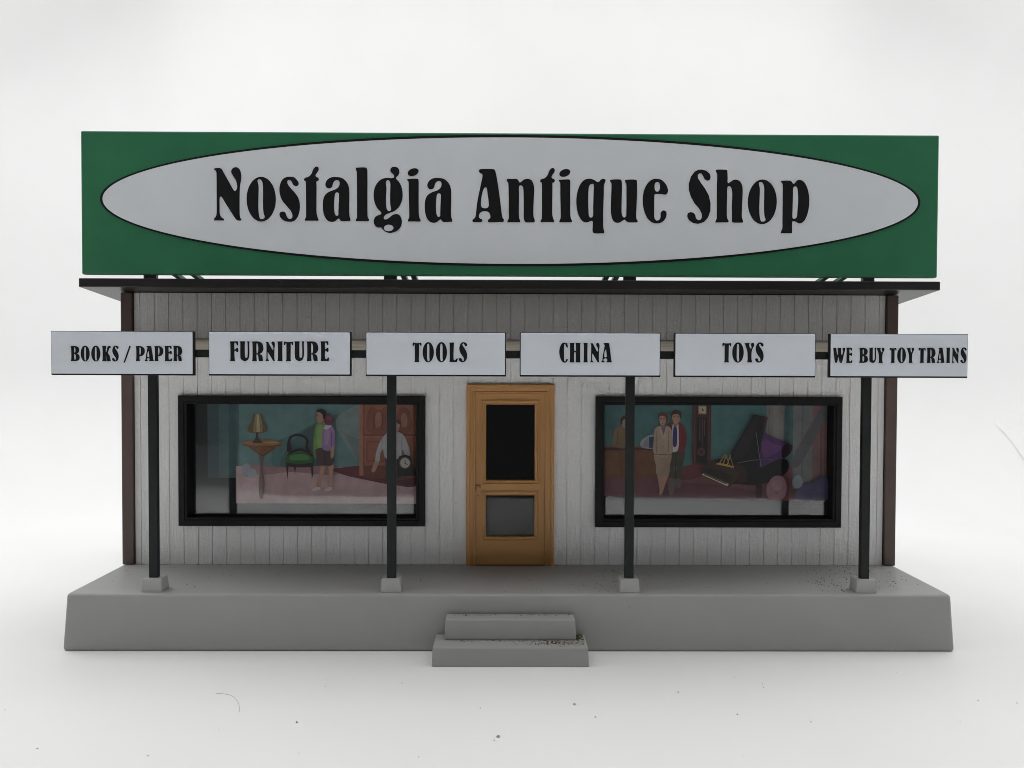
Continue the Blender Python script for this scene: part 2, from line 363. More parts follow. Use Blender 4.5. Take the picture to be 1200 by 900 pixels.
w = MB(); w.box(-441, 441, 314, 322, ZP + 0.2, 346); w.build('back_wall', M['wall'], shop)

# roof: thin slab falling slightly to the back
SL = 0.09
def zr(y): return 379.5 - SL * (y + 30)
r = MB()
v = []
for x in (-487.4, 487.4):
    v += [(x, -30, zr(-30)), (x, 340, zr(340)), (x, 340, zr(340) + 10), (x, -30, zr(-30) + 10)]
r.mesh(v, [(0, 1, 2, 3), (4, 7, 6, 5), (0, 4, 5, 1), (3, 2, 6, 7), (0, 3, 7, 4), (1, 5, 6, 2)])
roof = r.build('roof', M['roof'], shop, bevel=0.9)

# porch roof and beam
c = MB()
v = []
for x in (-452, 452):
    v += [(x, -112.5, 303.5), (x, -112.5, 307.5), (x, -0.3, 323.0), (x, -0.3, 319.0)]
c.mesh(v, [(0, 1, 2, 3), (4, 7, 6, 5), (0, 4, 5, 1), (1, 5, 6, 2), (3, 2, 6, 7), (0, 3, 7, 4)])
c.build('porch_roof', M['canopy'], shop)
c = MB(); c.box(-455, 455, -116.5, -113, 299.6, 307.6); c.build('porch_beam', M['post'], shop, bevel=0.5)

for px in (-369.0, -123.3, 123.3, 368.5):
    p = MB(); p.box(px - 4.6, px + 4.6, -111.5, -105.5, ZP + 10, 299.4)
    po = p.build('porch_post', M['post'], shop, bevel=0.7)
    p = MB(); p.frustum((px - 10.8, px + 10.8, -116, -97.5), (px - 9.7, px + 9.7, -114.6, -98.7), ZP - 0.5, ZP + 14)
    p.build('post_foot', M['foot'], po, bevel=1.2)

# shop windows
def shop_window(x0, x1, z0, z1):
    f = MB()
    f.loft_frame(x0, x1, z0, z1, [(0, 3), (0, -5), (1, -6), (6.6, -6), (7.4, -4.6), (9.2, -4.6), (10, -3.8), (10, 14), (2, 14)])
    fr = f.build('shop_window', M['frame'], shop)
    gl = MB(); gl.box(x0 + 10.1, x1 - 10.1, 8.6, 9.4, z0 + 10.1, z1 - 10.1)
    gl.build('window_pane', M['glass'], fr)
shop_window(-387, -100, 104, 256.5)
shop_window(100, 388.5, 103.5, 256.8)

# door
d = MB()
d.loft_frame(-51.4, 51.4, ZP - 12, 270.8, [(0, 2), (0, -4), (0.8, -5), (4.0, -5), (4.6, -3.6), (8.2, -3.4), (8.8, -4.4), (10.6, -4.4), (11.0, -1.0), (11.0, 6)])
dz = [(-51.4, ZP)]
for i, q in enumerate(d.v):
    if q[2] < ZP + 0.1: d.v[i] = (q[0], q[1], ZP + 0.1)
fr = d.build('door_frame', M['door'], shop)
l = MB()
YD = -1.6
X0, X1 = 40.3, 31.8            # leaf half width, opening half width
l.box(-X0, -X1, YD, 5, ZP + 0.4, 259.7); l.box(X1, X0, YD, 5, ZP + 0.4, 259.7)
l.box(-X1, X1, YD, 5, 250.2, 259.7)
l.box(-X1, X1, YD, 5, 143.6, 154.8)
l.box(-X1, X1, YD, 5, ZP + 0.4, 88.4)
leaf = l.build('door', M['door'], shop)
mo = MB()
mo.loft_frame(-X1-2.4, X1+2.4, 152.4, 252.4, [(0, YD), (0.4, YD-1.5), (1.8, YD-1.9), (2.6, YD-0.6), (3.9, YD-0.4), (4.4, YD-1.1), (5.4, YD-1.0), (5.8, 3)])
mo.loft_frame(-X1-2.4, X1+2.4, 86.2, 145.8, [(0, YD), (0.4, YD-1.5), (1.8, YD-1.9), (2.6, YD-0.6), (3.9, YD-0.4), (4.4, YD-1.1), (5.4, YD-1.0), (5.8, 3)])
mo.build('moulding', M['door'], leaf)
def door_pane(z0, z1, tilt):
    p = MB()
    v = [(-28.6, 2.2, z0), (28.6, 2.2, z0), (28.6, 2.2 + tilt, z1), (-28.6, 2.2 + tilt, z1)]
    p.mesh(v + [(a, b_ + 0.8, c_) for a, b_, c_ in v], [(0, 1, 2, 3), (7, 6, 5, 4), (0, 4, 5, 1), (1, 5, 6, 2), (2, 6, 7, 3), (3, 7, 4, 0)], 0)
    p.mesh([(a, b_ + 1.6, c_) for a, b_, c_ in v] + [(a, b_ + 2.6, c_) for a, b_, c_ in v],
           [(0, 1, 2, 3), (7, 6, 5, 4), (0, 4, 5, 1), (1, 5, 6, 2), (2, 6, 7, 3), (3, 7, 4, 0)], 1)
    p.build('door_pane', [M['doorglass'], M['pane_back']], leaf)
door_pane(157.0, 248.0, 0.6)
door_pane(90.8, 141.2, 0.0)
h = MB()
h.box(-41.6, -34.6, YD-2.6, YD-0.8, 151.0, 152.8); h.box(-41.6, -39.6, YD-2.4, YD, 146.0, 151.0)
h.box(-36.0, -34.6, YD-2.4, YD-0.4, 148.5, 151.0); h.box(-38.4, -36.6, YD-0.9, YD, 139.6, 140.9); h.box(-38.0, -37.0, YD-0.9, YD, 137.0, 138.2)
h.build('handle', M['handle'], leaf, bevel=0.4)

# ------------------------------------------------------------------ the big sign on the roof
YS = -28.0
big = tag(empty('roof_sign', (0, -24, 391)), 'long green roof sign with pale oval reading Nostalgia Antique Shop', 'sign')
def bx(px): return (px - 597.7) * 0.9652
def bz(px, py): return 478.6 - (py - (235.4 + (px - 598) * 0.0042)) * 0.9605
p = MB(); p.box(-484.9, 484.9, YS, YS + 9, 393.9, 555.0)
p.build('sign_board', M['green'], big, bevel=1.6)
v, f = filled([ellipse(0.4, 478.6, 463.5, 73.8, 0, 160)], YS - 0.9, 1.6)
p = MB(); p.mesh(v, f); p.build('oval_outline', M['ink'], big)
v, f = filled([ellipse(0.4, 478.5, 460.4, 71.0, 0, 160)], YS - 1.5, 1.6)
p = MB(); p.mesh(v, f); p.build('oval_face', M['oval'], big)
K = 10.59
TXT = [('N',245,0,0),('o',245,0,0),('s',245,0,0),('t',340,0,0),('a',340,0,0),('l',340,0,0),('g',430,0,0),('i',430,0,0),('a',430,306,11),
       ('A',550,0,0),('n',550,0,0),('t',620,-48,16),('i',620,-136,8),('q',620,0,0),('u',700,0,0),('e',700,0,0),('S',800,0,0),('h',800,0,0),('o',860,-307,30),('p',860,0,0)]
cs = []
for ch, ox, dx, dy in TXT:
    for c in glyph(ch):
        cs.append([(bx(ox + (q[0] + dx) / K), bz(ox + (q[0] + dx) / K, 190 + (q[1] + dy) / K)) for q in c])
v, f = filled(cs, YS - 1.95, 1.2)
p = MB(); p.mesh(v, f); p.build('lettering', M['ink'], big)
for x0, x1 in ((-417, -403), (-144.5, -130), (128.5, 142.5), (402, 415)):
    p = MB(); p.box(x0, x1, -24, -18, 388.4, 394.2)
    p.build('foot_block', M['roof'], big)
for x0 in (-417, -144.5, 128.5, 402):     # green struts behind the board down to the roof
    sg = 1 if x0 < 0 else -1
    for k in (26, 47):
        x = x0 + 7 + sg * k * (1 if abs(x0) > 200 else 0.55)
        p = MB()
        a = [(x - 3, -19.5, 398), (x + 3, -19.5, 398), (x + 3, -19.5, 394), (x - 3, -19.5, 394)]
        bq = [(x - 3, 60, zr(60) + 13), (x + 3, 60, zr(60) + 13), (x + 3, 60, zr(60) + 9.5), (x - 3, 60, zr(60) + 9.5)]
        p.mesh(a + bq, [(0, 1, 2, 3), (7, 6, 5, 4), (0, 4, 5, 1), (1, 5, 6, 2), (2, 6, 7, 3), (3, 7, 4, 0)])
        p.build('rear_strut', M['green'], big)

# ------------------------------------------------------------------ six small hanging signs
LX = lambda px: -465.3 + (px - 62) * 0.8697
SIGNS = [
 ('BOOKS / PAPER', 62, 226, 75, 8.0, 405.6, 423.2, [('B',78,160),('O',172,253),('O',270,352),('K',370,450),('S',462,522),('/',568,635),('P',682,765),('A',765,848),('P',855,937),('E',950,1018),('R',1030,1112)]),
 ('FURNITURE', 245, 409, 260, 8.571, 400.3, 423.2, [('F',82,165),('U',182,278),('R',300,415),('N',437,530),('I',555,607),('T',620,712),('U',725,822),('R',845,962),('E',985,1068)]),
 ('TOOLS', 428, 590, 475, 15.0, 401.6, 424.4, [('T',105,262),('O',282,478),('O',512,708),('L',748,897),('S',915,1060)]),
 ('CHINA', 608, 771, 645, 15.0, 402.2, 424.9, [('C',122,272),('H',303,495),('I',545,622),('N',665,828),('A',860,1045)]),
 ('TOYS', 789, 953, 835, 15.0, 402.0, 424.9, [('T',132,288),('O',308,508),('Y',522,690),('S',712,857)]),
 ('WE BUY TOY TRAINS', 971, 1132, 965, 13.333, 407.9, 425.6, [('W',118,303),('E',322,415),('B',525,660),('U',682,790),('Y',795,918),('T',1000,1105)]),
]
TAIL = [('O',52,178),('Y',192,298),('T',368,470),('R',490,617),('A',640,752),('I',780,832),('N',862,962),('S',990,1078)]
for txt, pl, prr, ox, sc, ya, yb, chars in SIGNS:
    xl, xr = LX(pl), LX(prr)
    cx = (xl + xr) / 2
    e = tag(empty('hanging_sign', (cx, -116.7, 303.6)), 'pale blue-grey hanging sign reading ' + txt, 'sign', 'small signs along the porch beam')
    p = MB(); p.box(xl - 0.8, xr + 0.8, -121.8, -116.7, 281.1, 325.9)
    p.build('backing', M['backing'], e, bevel=0.5)
    p = MB(); p.box(xl + 0.15, xr - 0.15, -123.0, -121.9, 282.7, 325.2)
    p.build('sign_face', M['face'], e, bevel=0.6)
    items = [(c, ox + a / sc, ox + b_ / sc) for c, a, b_ in chars]
    if txt.startswith('WE'): items += [(c, 1045 + a / 12.632, 1045 + b_ / 12.632) for c, a, b_ in TAIL]
    cs = []
    for c, a, b_ in items:
        e0 = 0.4 if c in 'OSC' else 0.0
        y0, y1 = ya - e0, yb + e0
        if c == '/': y0, y1 = ya, yb + 1.8
        for k in fit(c, a, b_, y0, y1):
            cs.append([(LX(q[0]), 325.4 - (q[1] - (388.5 + (q[0] - 62) * 0.0037)) * 0.8697) for q in k])
    v, f = filled(cs, -123.5, 0.7)
    p = MB(); p.mesh(v, f); p.build('lettering', M['ink'], e)

# ------------------------------------------------------------------ printed scenes behind the shop windows
YC = 15.0
def mapL(px, py):
    x = -387 + (px - 210.4) * 0.998; z = 256.3 - (py - 463.4) * 0.998
    return (-4.17 + (x + 4.17) * 1.0162, 291 + (z - 291) * 1.0162)
def mapR(px, py):
    x = 99.5 + (px - 697.6) * 1.0105; z = 257 - (py - 464.2) * 1.0065
    return (-4.17 + (x + 4.17) * 1.0162, 291 + (z - 291) * 1.0162)

class Card:
    def __init__(s, mp, name, label, xa, xb, board):
        s.mp = mp; s.lay = 0
        a, b_ = mp(xa, 466), mp(xb, 612)
        s.root = tag(empty(name, ((a[0] + b_[0]) / 2, YC, b_[1])), label, 'printed card')
        m = MB(); m.box(a[0], b_[0], YC, YC + 2, b_[1], a[1]); m.build('card', board, s.root)
    def fig(s, name, shapes, label=None):     # shapes: (colour, contour, smooth?) in print coordinates
        m = MB(); mats = []
        for col, pts, sm in shapes:
            s.lay += 1
            if pts and isinstance(pts[0], tuple): pts = [pts]
            cc = []
            for c in pts:
                c2 = smooth_contour(c, 4) if sm else [(q[0], q[1]) for q in c]
                cc.append([s.mp(*q) for q in c2])
            v, f = filled(cc, YC - 0.06 * s.lay - 0.1, 0.04)
            m.mesh(v, f, len(mats)); mats.append(pr(*col))
        o = m.build(name, mats, s.root)
        if label: o['label'] = label
        return o
R_ = lambda x0, y0, x1, y1: [(x0, y0), (x1, y0), (x1, y1), (x0, y1)]
E_ = lambda cx, cy, rx, ry, rot=0: ellipse(cx, cy, rx, ry, rot, 24)

TEAL = (0.145, 0.26, 0.25); DTEAL = (0.09, 0.15, 0.15); SKIN = (0.50, 0.27, 0.18); SKIN2 = (0.36, 0.18, 0.12); BLK = (0.012, 0.010, 0.010)
L = Card(mapL, 'printed_scene', 'printed card behind the left shop window showing a green chair, lamp table and red cabinet', 216, 494, pr(0.02, 0.02, 0.022))
L.fig('printed_room', [
    (TEAL, R_(243, 466, 426, 549), False),
    (DTEAL, R_(243, 466, 280, 560), False),
    ((0.06, 0.10, 0.10), R_(243, 466, 256, 560), False),
    ((0.10, 0.195, 0.19), [(322, 520), (346, 508), (372, 494), (398, 488), (380, 518), (362, 549), (322, 549)], True),
    ((0.075, 0.14, 0.14), [(330, 549), (338, 522), (352, 508), (372, 500), (372, 549)], True),
    ((0.24, 0.29, 0.28), [(393, 493), (406, 480), (420, 474), (426, 474), (426, 546), (419, 541), (404, 518)], True),  # paler grey-teal diagonal patch
    ((0.18, 0.235, 0.23), [(404, 508), (426, 516), (426, 546), (419, 541)], False),
    ((0.56, 0.37, 0.365), [(276, 546), (330, 548), (426, 547), (489, 549), (489, 590), (276, 590)], False),
    ((0.36, 0.20, 0.205), [(288, 546), (330, 547), (395, 547), (395, 556), (340, 553), (300, 556)], True),
    ((0.17, 0.035, 0.042), [(388, 549), (489, 546), (489, 568), (462, 568), (428, 562), (402, 556)], True),
    ((0.10, 0.025, 0.03), [(440, 556), (489, 553), (489, 566), (465, 566)], True)])
L.fig('printed_cabinet', [
    ((0.36, 0.13, 0.075), R_(421, 466, 488, 557), False),
    ((0.44, 0.18, 0.105), R_(421, 466, 425, 557), False), ((0.27, 0.09, 0.055), R_(425, 466, 427, 557), False),
    ((0.28, 0.09, 0.055), [(431, 505), (431, 482), (436, 476), (444, 480), (452, 476), (456, 482), (456, 505)], True),
    ((0.20, 0.06, 0.04), [(437, 484), (439, 484), (439, 503), (437, 503)], False), ((0.20, 0.06, 0.04), [(447, 484), (449, 484), (449, 503), (447, 503)], False),
    ((0.42, 0.17, 0.10), [(440, 486), (444, 482), (447, 487), (446, 498), (441, 500)], True),
    ((0.28, 0.09, 0.055), [(466, 505), (466, 482), (472, 476), (480, 482), (481, 505)], True),
    ((0.42, 0.17, 0.10), [(470, 487), (474, 483), (477, 489), (476, 499), (471, 499)], True),
    ((0.22, 0.07, 0.045), R_(425, 508, 487, 510), False), ((0.41, 0.16, 0.09), R_(425, 510.4, 487, 512), False),
    ((0.27, 0.09, 0.055), R_(429, 516, 453, 541), False), ((0.34, 0.12, 0.07), R_(431, 518, 451, 539), False),
    ((0.26, 0.085, 0.05), R_(484, 466, 486, 548), False),
    ((0.19, 0.055, 0.038), [(426, 545), (486, 545), (488, 558), (470, 562), (428, 560)], False)])
L.fig('printed_table', [
    ((0.20, 0.115, 0.085), [(304, 530), (309, 530), (308, 548), (310, 566), (307.5, 584), (304.5, 584), (303, 566), (305, 548)], True),
    ((0.34, 0.33, 0.36), [(283, 548), (288, 543), (293, 545), (294, 554), (289, 559), (284, 556)], True),
    ((0.38, 0.37, 0.41), [(291, 552), (297, 549), (301, 554), (298, 560), (292, 559)], True),
    ((0.16, 0.062, 0.022), [(291, 521), (324, 521), (320, 527), (314, 531), (309, 534), (303, 532), (296, 527)], True),
    ((0.23, 0.095, 0.035), [(300, 525), (318, 525), (313, 530), (308, 532), (304, 530)], True),
    ((0.20, 0.08, 0.025), E_(307.5, 520.2, 23.5, 3.9), False),
    ((0.36, 0.165, 0.058), E_(307.5, 518.6, 23.2, 3.3), False),
    ((0.50, 0.27, 0.10), E_(318, 518.2, 9, 1.2), False)])
L.fig('printed_lamp', [
    ((0.06, 0.042, 0.022), [(300.4, 505), (302.6, 505), (303, 512), (306, 516), (308, 518.4), (296, 518.4), (298, 516), (300, 512)], True),
    ((0.17, 0.115, 0.05), [(297, 485, 1), (307, 485, 1), (309, 494), (313.5, 501), (313, 505), (307, 507), (302, 506.5), (296, 507), (291, 505), (290.5, 501), (295, 494)], True),
    ((0.30, 0.22, 0.10), [(299, 485), (305.5, 485), (308, 496), (309, 506), (296, 506), (297, 496)], False),
    ((0.52, 0.43, 0.24), [(301.4, 485), (303.2, 485), (304.6, 496), (305, 506), (301, 506)], False),
    ((0.12, 0.08, 0.035), [(298.6, 485), (299.4, 485), (297.6, 496), (296.8, 506), (295.6, 506), (296.6, 496)], False),
    ((0.12, 0.08, 0.035), [(305.6, 485), (306.2, 485), (308.6, 496), (310, 506), (309, 506), (307.8, 496)], False)])
L.fig('printed_chair', [
    ((0.030, 0.014, 0.012), [[(336.5, 527), (339, 512), (345, 508.5), (352, 508), (358, 510.5), (362, 516), (361, 523), (364, 529), (361, 529), (358, 524), (359, 516), (355, 512), (349, 510.6), (343, 512), (340.6, 517), (342, 525), (340, 530)]], True),
    ((0.030, 0.014, 0.012), [(336, 535), (340, 529), (346, 526), (352, 525), (359, 527), (367, 534), (360, 530.4), (352, 528), (346, 529), (340, 532.5)], True),
    ((0.030, 0.11, 0.025), [(335.5, 535), (342, 531), (352, 529.6), (360, 531), (367, 536), (367.5, 542), (350, 545), (335.5, 543)], True),
    ((0.07, 0.22, 0.05), [(341, 533.5), (352, 531.4), (361, 533), (364, 537), (350, 539), (340, 538)], True),
    ((0.040, 0.018, 0.016), [(335.5, 541.6), (350, 543.8), (367.5, 541.4), (367, 556), (365.6, 561), (364.8, 547), (347, 547.2), (345.8, 556), (345, 547), (338.4, 546), (337.2, 562), (336, 552)], False)])
PURP, GRN = (0.34, 0.20, 0.37), (0.20, 0.34, 0.085)
L.fig('printed_person', [
    ((0.13, 0.20, 0.06), [(369, 500), (373, 497), (371, 515), (371, 538), (369, 538), (366.6, 522)], True),
    (GRN, [(371, 497.5), (376, 494.5), (383, 496), (386, 502), (387, 529), (369.5, 529), (369, 512)], True),
    ((0.27, 0.43, 0.12), [(372, 500), (376, 497), (379, 500), (378, 522), (373, 524)], True),
    (SKIN2, [(374, 491), (380, 491), (379.4, 496.5), (375, 496.5)], False),
    (SKIN, [(371.6, 481.6), (376, 479.8), (380, 483), (379.6, 490), (376.6, 494.6), (373, 494), (371.8, 490.4), (370.4, 488.6), (371.6, 486)], True),
    (BLK, [(371.4, 482), (374, 479), (379, 479.2), (382.6, 483), (382.4, 489.6), (379.8, 491), (378.6, 486), (375.4, 482.6)], True),
    (BLK, [(372, 485.4), (373.8, 485.2), (373.8, 486), (372, 486.2)], False)], 'printed man in green jacket looking left')
L.fig('printed_person', [
    (SKIN, [(378.4, 541), (382.4, 541), (380.4, 552), (377.4, 562), (375, 572), (371.6, 572), (374, 558)], True),
    (SKIN, [(386, 541), (390.8, 541), (390.6, 554), (388.6, 572), (385, 572), (385.8, 556)], True),
    ((0.66, 0.58, 0.55), [(365.6, 573.6), (371, 570.4), (375.2, 570.6), (374.8, 573), (369, 574.8)], True), ((0.66, 0.58, 0.55), [(380.4, 574.2), (384.6, 570.2), (389, 570.6), (389, 573), (384, 575.2)], True),
    ((0.075, 0.042, 0.038), [(371, 525.5), (390, 525.5), (391.6, 532), (390.4, 543.6), (381, 545), (374, 543.4), (371.6, 534)], True),
    ((0.045, 0.025, 0.024), [(380.6, 527), (381.8, 527), (381.4, 544.4), (380.2, 544.4)], False),
    (PURP, [(379.4, 500.5), (384, 497), (389.4, 498.6), (392.6, 505), (393.4, 516), (392, 525.5), (379.2, 526), (378, 514)], True),
    ((0.22, 0.11, 0.25), [(388.4, 506), (390, 506), (389.6, 524), (388.2, 524)], False), ((0.42, 0.27, 0.44), [(381, 504), (385, 501), (386, 512), (382, 522)], True),
    (SKIN, [(389, 523), (392, 522), (391.8, 531), (389.6, 536.6), (387.8, 534)], True),
    ((0.64, 0.60, 0.60), [(380, 500.6), (384, 496.6), (388.6, 498), (385.6, 501.4), (382, 502.6)], True),
    ((0.17, 0.04, 0.065), [(381.2, 489), (385, 485.2), (390, 487), (391.4, 492), (388.6, 497), (384, 497.4), (380.6, 494)], True),
    ((0.24, 0.07, 0.10), [(383, 489), (386.4, 487), (388.6, 489.6), (385.4, 491.6)], True)], 'printed woman in purple top and brown skirt')
L.fig('printed_person', [
    ((0.05, 0.032, 0.03), [(452, 533), (472, 533), (470, 560), (452, 560)], False),
    ((0.48, 0.44, 0.43), [(451, 509), (457, 505.6), (466, 505), (473, 509), (477.6, 518), (480.6, 532), (476, 534), (471, 526), (470, 536), (452, 536), (448, 526), (444.6, 541), (440, 540), (443.4, 522)], True),
    ((0.36, 0.32, 0.32), [(470, 512), (471.4, 512), (471.4, 534), (470, 534)], False), ((0.36, 0.32, 0.32), [(448, 514), (449.6, 513), (447.6, 528), (446.4, 532)], False),
    (SKIN, [(440, 540), (444, 541), (442, 547), (438.6, 552.6), (435.8, 551), (437.6, 545)], True),
    (SKIN, [(459.6, 494), (464, 492), (468.6, 495), (468, 501.6), (464.6, 506), (460.6, 504.6)], True),
    ((0.09, 0.055, 0.035), [(458.4, 495), (461, 491), (466.4, 490.6), (470.2, 493.4), (469.6, 496.4), (464.6, 494.6), (460.8, 498)], True)], 'printed figure in pale shirt leaning over')
L.fig('printed_clock', [
    ((0.020, 0.014, 0.015), [(461, 539), (467, 536.5), (468.6, 533.4), (475, 531.8), (481, 533.4), (482.6, 537), (485, 548), (487.6, 556.6), (459.6, 557)], False),
    ((0.30, 0.22, 0.12), E_(475, 541.5, 6.4, 6.6), False), ((0.64, 0.60, 0.52), E_(475, 541.5, 5.4, 5.6), False), ((0.12, 0.09, 0.07), [(474.5, 537.4), (475.3, 537.4), (475.6, 541.2), (478.4, 543.6), (477.8, 544.2), (474.4, 542)], False)])

RC = Card(mapR, 'printed_scene', 'printed card behind the right shop window showing a sales desk, tall clock and grand piano', 702, 976, pr(0.02, 0.02, 0.022))
TEAL2 = (0.085, 0.20, 0.19)
RC.fig('printed_room', [
    (TEAL2, R_(704, 466, 922, 552), False),
    ((0.20, 0.075, 0.082), [(704, 552), (796, 551), (830, 540), (975, 545), (975, 587), (704, 581)], False),
    ((0.17, 0.040, 0.045), [(790, 552), (826, 541), (846, 541), (826, 556), (800, 562)], True),
    ((0.15, 0.055, 0.062), [(770, 572), (820, 566), (880, 574), (900, 584), (800, 583)], True),
    ((0.27, 0.245, 0.225), R_(897, 466, 918, 522), False), ((0.20, 0.18, 0.165), R_(899.4, 466, 900.6, 520), False), ((0.31, 0.285, 0.26), R_(905, 466, 912, 516), False),
    ((0.09, 0.155, 0.15), R_(918, 466, 928, 545), False),
    ((0.22, 0.215, 0.205), R_(928, 466, 951, 572), False), ((0.17, 0.17, 0.165), R_(938, 466, 940, 570), False),
    ((0.28, 0.145, 0.135), R_(951, 466, 975, 562), False), ((0.20, 0.10, 0.095), R_(960, 466, 962, 560), False),
    ((0.155, 0.15, 0.15), [(966, 468), (955, 486), (940, 512), (928, 534), (926, 545), (934, 546), (950, 520), (962, 498), (975, 486), (975, 466)], True)])  # grey diagonal: a pane reflection painted into the room print
RC.fig('printed_desk', [
    ((0.19, 0.080, 0.034), R_(706, 526.5, 770, 560), False), ((0.15, 0.060, 0.026), R_(728, 528, 729, 560), False), ((0.22, 0.095, 0.04), R_(708, 530, 724, 556), False),
    ((0.10, 0.03, 0.025), R_(705, 524, 771, 527.2), False), ((0.26, 0.11, 0.05), R_(705, 522.6, 771, 524), False)])
RC.fig('printed_office_things', [
    ((0.36, 0.38, 0.38), [(750, 519), (753, 514), (759, 510), (766, 509), (769, 512), (768, 524), (752, 524)], True), ((0.28, 0.31, 0.31), [(754, 517), (759, 513), (760, 523), (754, 523)], False),
    ((0.06, 0.075, 0.15), [(760, 512, 1), (767, 511, 1), (768, 524.4, 1), (760.6, 524.4, 1)], True),
    ((0.66, 0.57, 0.46), [(720.6, 520), (727, 517.6), (734, 518.6), (737, 522.4), (721.4, 523.6)], False)])
RC.fig('printed_person', [
    ((0.24, 0.15, 0.08), [(720, 503), (726, 499), (735, 499.6), (740, 504), (742, 514), (740, 523), (719.6, 523), (718.4, 511)], True),
    ((0.17, 0.10, 0.055), [(723, 506), (724.4, 505), (724.2, 521), (722.8, 521)], False),
    (SKIN, [(728.4, 490), (733, 488.4), (736.6, 492), (735.6, 498.4), (732, 501), (729.2, 498.6)], True),
    ((0.085, 0.04, 0.025), [(727, 495), (727.4, 490), (731, 487), (736, 488.4), (737.4, 492), (733, 491), (729.4, 492.4), (728.6, 497)], True)], 'printed clerk in brown suit behind the desk')
RC.fig('printed_person', [
    ((0.085, 0.065, 0.033), [(783.6, 526), (800, 525), (799.4, 545), (797.8, 562), (791.6, 562), (791.4, 545), (790, 562), (783.8, 561)], True),
    ((0.05, 0.04, 0.022), [(791, 530), (792, 530), (791.8, 561), (790.8, 561)], False),
    ((0.16, 0.12, 0.10), [(783, 561), (790, 561), (789.4, 577), (786, 580), (784, 577)], True), ((0.16, 0.12, 0.10), [(791.6, 561), (797.6, 561), (797, 570), (792.6, 571)], True),
    ((0.23, 0.026, 0.03), [(782.6, 498), (788.6, 494.6), (797, 496), (801.6, 501), (803.8, 513), (803, 521), (799.4, 528), (782, 526)], True),
    ((0.15, 0.018, 0.02), [(798.6, 503), (799.6, 503), (800.4, 522), (799, 526)], False),
    ((0.66, 0.64, 0.66), [(787.4, 496.4, 1), (794, 496.4, 1), (794.6, 508), (793.4, 527.4), (786.4, 528), (786.4, 508)], True),
    ((0.055, 0.042, 0.15), [(789, 497.6), (791.6, 497.6), (792.6, 518), (790.4, 523.4), (787.6, 520)], True),
    (SKIN2, [(788, 492), (794, 492), (793, 498), (790.4, 500), (788, 497.6)], False),
    (SKIN, [(786.8, 485), (791, 482.8), (795.8, 485.4), (795.4, 492.4), (791.6, 496.6), (788, 493.6)], True),
    ((0.06, 0.026, 0.018), [(785.8, 488), (786.4, 483), (790.4, 480), (796, 481.6), (797.4, 485.6), (796.2, 489.6), (794.8, 485.6), (790.4, 484.4), (787.4, 485.8)], True),
    ((0.06, 0.03, 0.022), [(788, 487.6), (790, 487.4), (790, 488.2), (788, 488.4)], False), ((0.06, 0.03, 0.022), [(792.4, 487.4), (794.4, 487.6), (794.4, 488.4), (792.4, 488.2)], False)], 'printed man in red jacket and dark tie')
RC.fig('printed_person', [
    (SKIN, [(770.4, 553), (776.4, 555), (775.8, 566), (775.2, 578), (773, 579.4), (772.4, 570), (770.4, 560)], True),
    (SKIN, [(776.6, 554), (783, 552), (780.8, 562), (777.6, 572), (776, 577), (775.6, 566)], True),
    ((0.40, 0.28, 0.20), [(767, 530), (785, 530), (784.4, 545), (782.4, 556), (770.4, 556.6), (768.2, 545)], True),
    ((0.48, 0.35, 0.26), [(766.4, 502), (771, 499), (781, 498.4), (785.6, 502), (787, 512), (785.4, 532.6), (766.6, 532), (765.6, 512)], True),
    ((0.27, 0.18, 0.13), [(766.4, 531), (785.4, 531.4), (785.2, 533), (766.6, 532.6)], False),
    ((0.27, 0.18, 0.13), [(768.6, 505), (769.4, 505), (769.6, 530), (768.6, 530)], False), ((0.27, 0.18, 0.13), [(782.6, 504), (783.4, 504), (782.8, 530), (781.8, 530)], False),
    ((0.55, 0.42, 0.32), [(771.6, 499.6), (773.4, 499.2), (777, 510), (775.6, 513)], False), ((0.55, 0.42, 0.32), [(781, 499.2), (779.4, 499), (776.8, 510), (777.8, 513)], False),
    ((0.23, 0.12, 0.25), [(773.4, 499), (779.6, 499), (776.8, 510)], False),
    ((0.25, 0.16, 0.11), E_(776.4, 517, 0.6, 0.6), False), ((0.25, 0.16, 0.11), E_(776.4, 523, 0.6, 0.6), False),
    (SKIN2, [(773.4, 494), (778.4, 494), (778.6, 500), (776.4, 502), (773.6, 500)], False),
    (SKIN, [(771.8, 487.6), (775.6, 485.8), (779.6, 488.4), (779, 494.6), (775.4, 498), (772.4, 495)], True),
    ((0.20, 0.05, 0.026), [(770.8, 489.6), (771.4, 485.8), (775.4, 483.4), (780, 485), (781.6, 489), (780.6, 494), (779.2, 494), (779.2, 489), (775.6, 486.8), (772.4, 487.4)], True),
    ((0.08, 0.04, 0.03), [(772.6, 489.6), (774.4, 489.4), (774.4, 490.2), (772.6, 490.4)], False), ((0.08, 0.04, 0.03), [(776.4, 489.4), (778.2, 489.6), (778.2, 490.4), (776.4, 490.2)], False),
    ((0.30, 0.06, 0.05), [(774.2, 495), (776.8, 495), (776.4, 495.8), (774.6, 495.8)], False)], 'printed woman in beige suit')
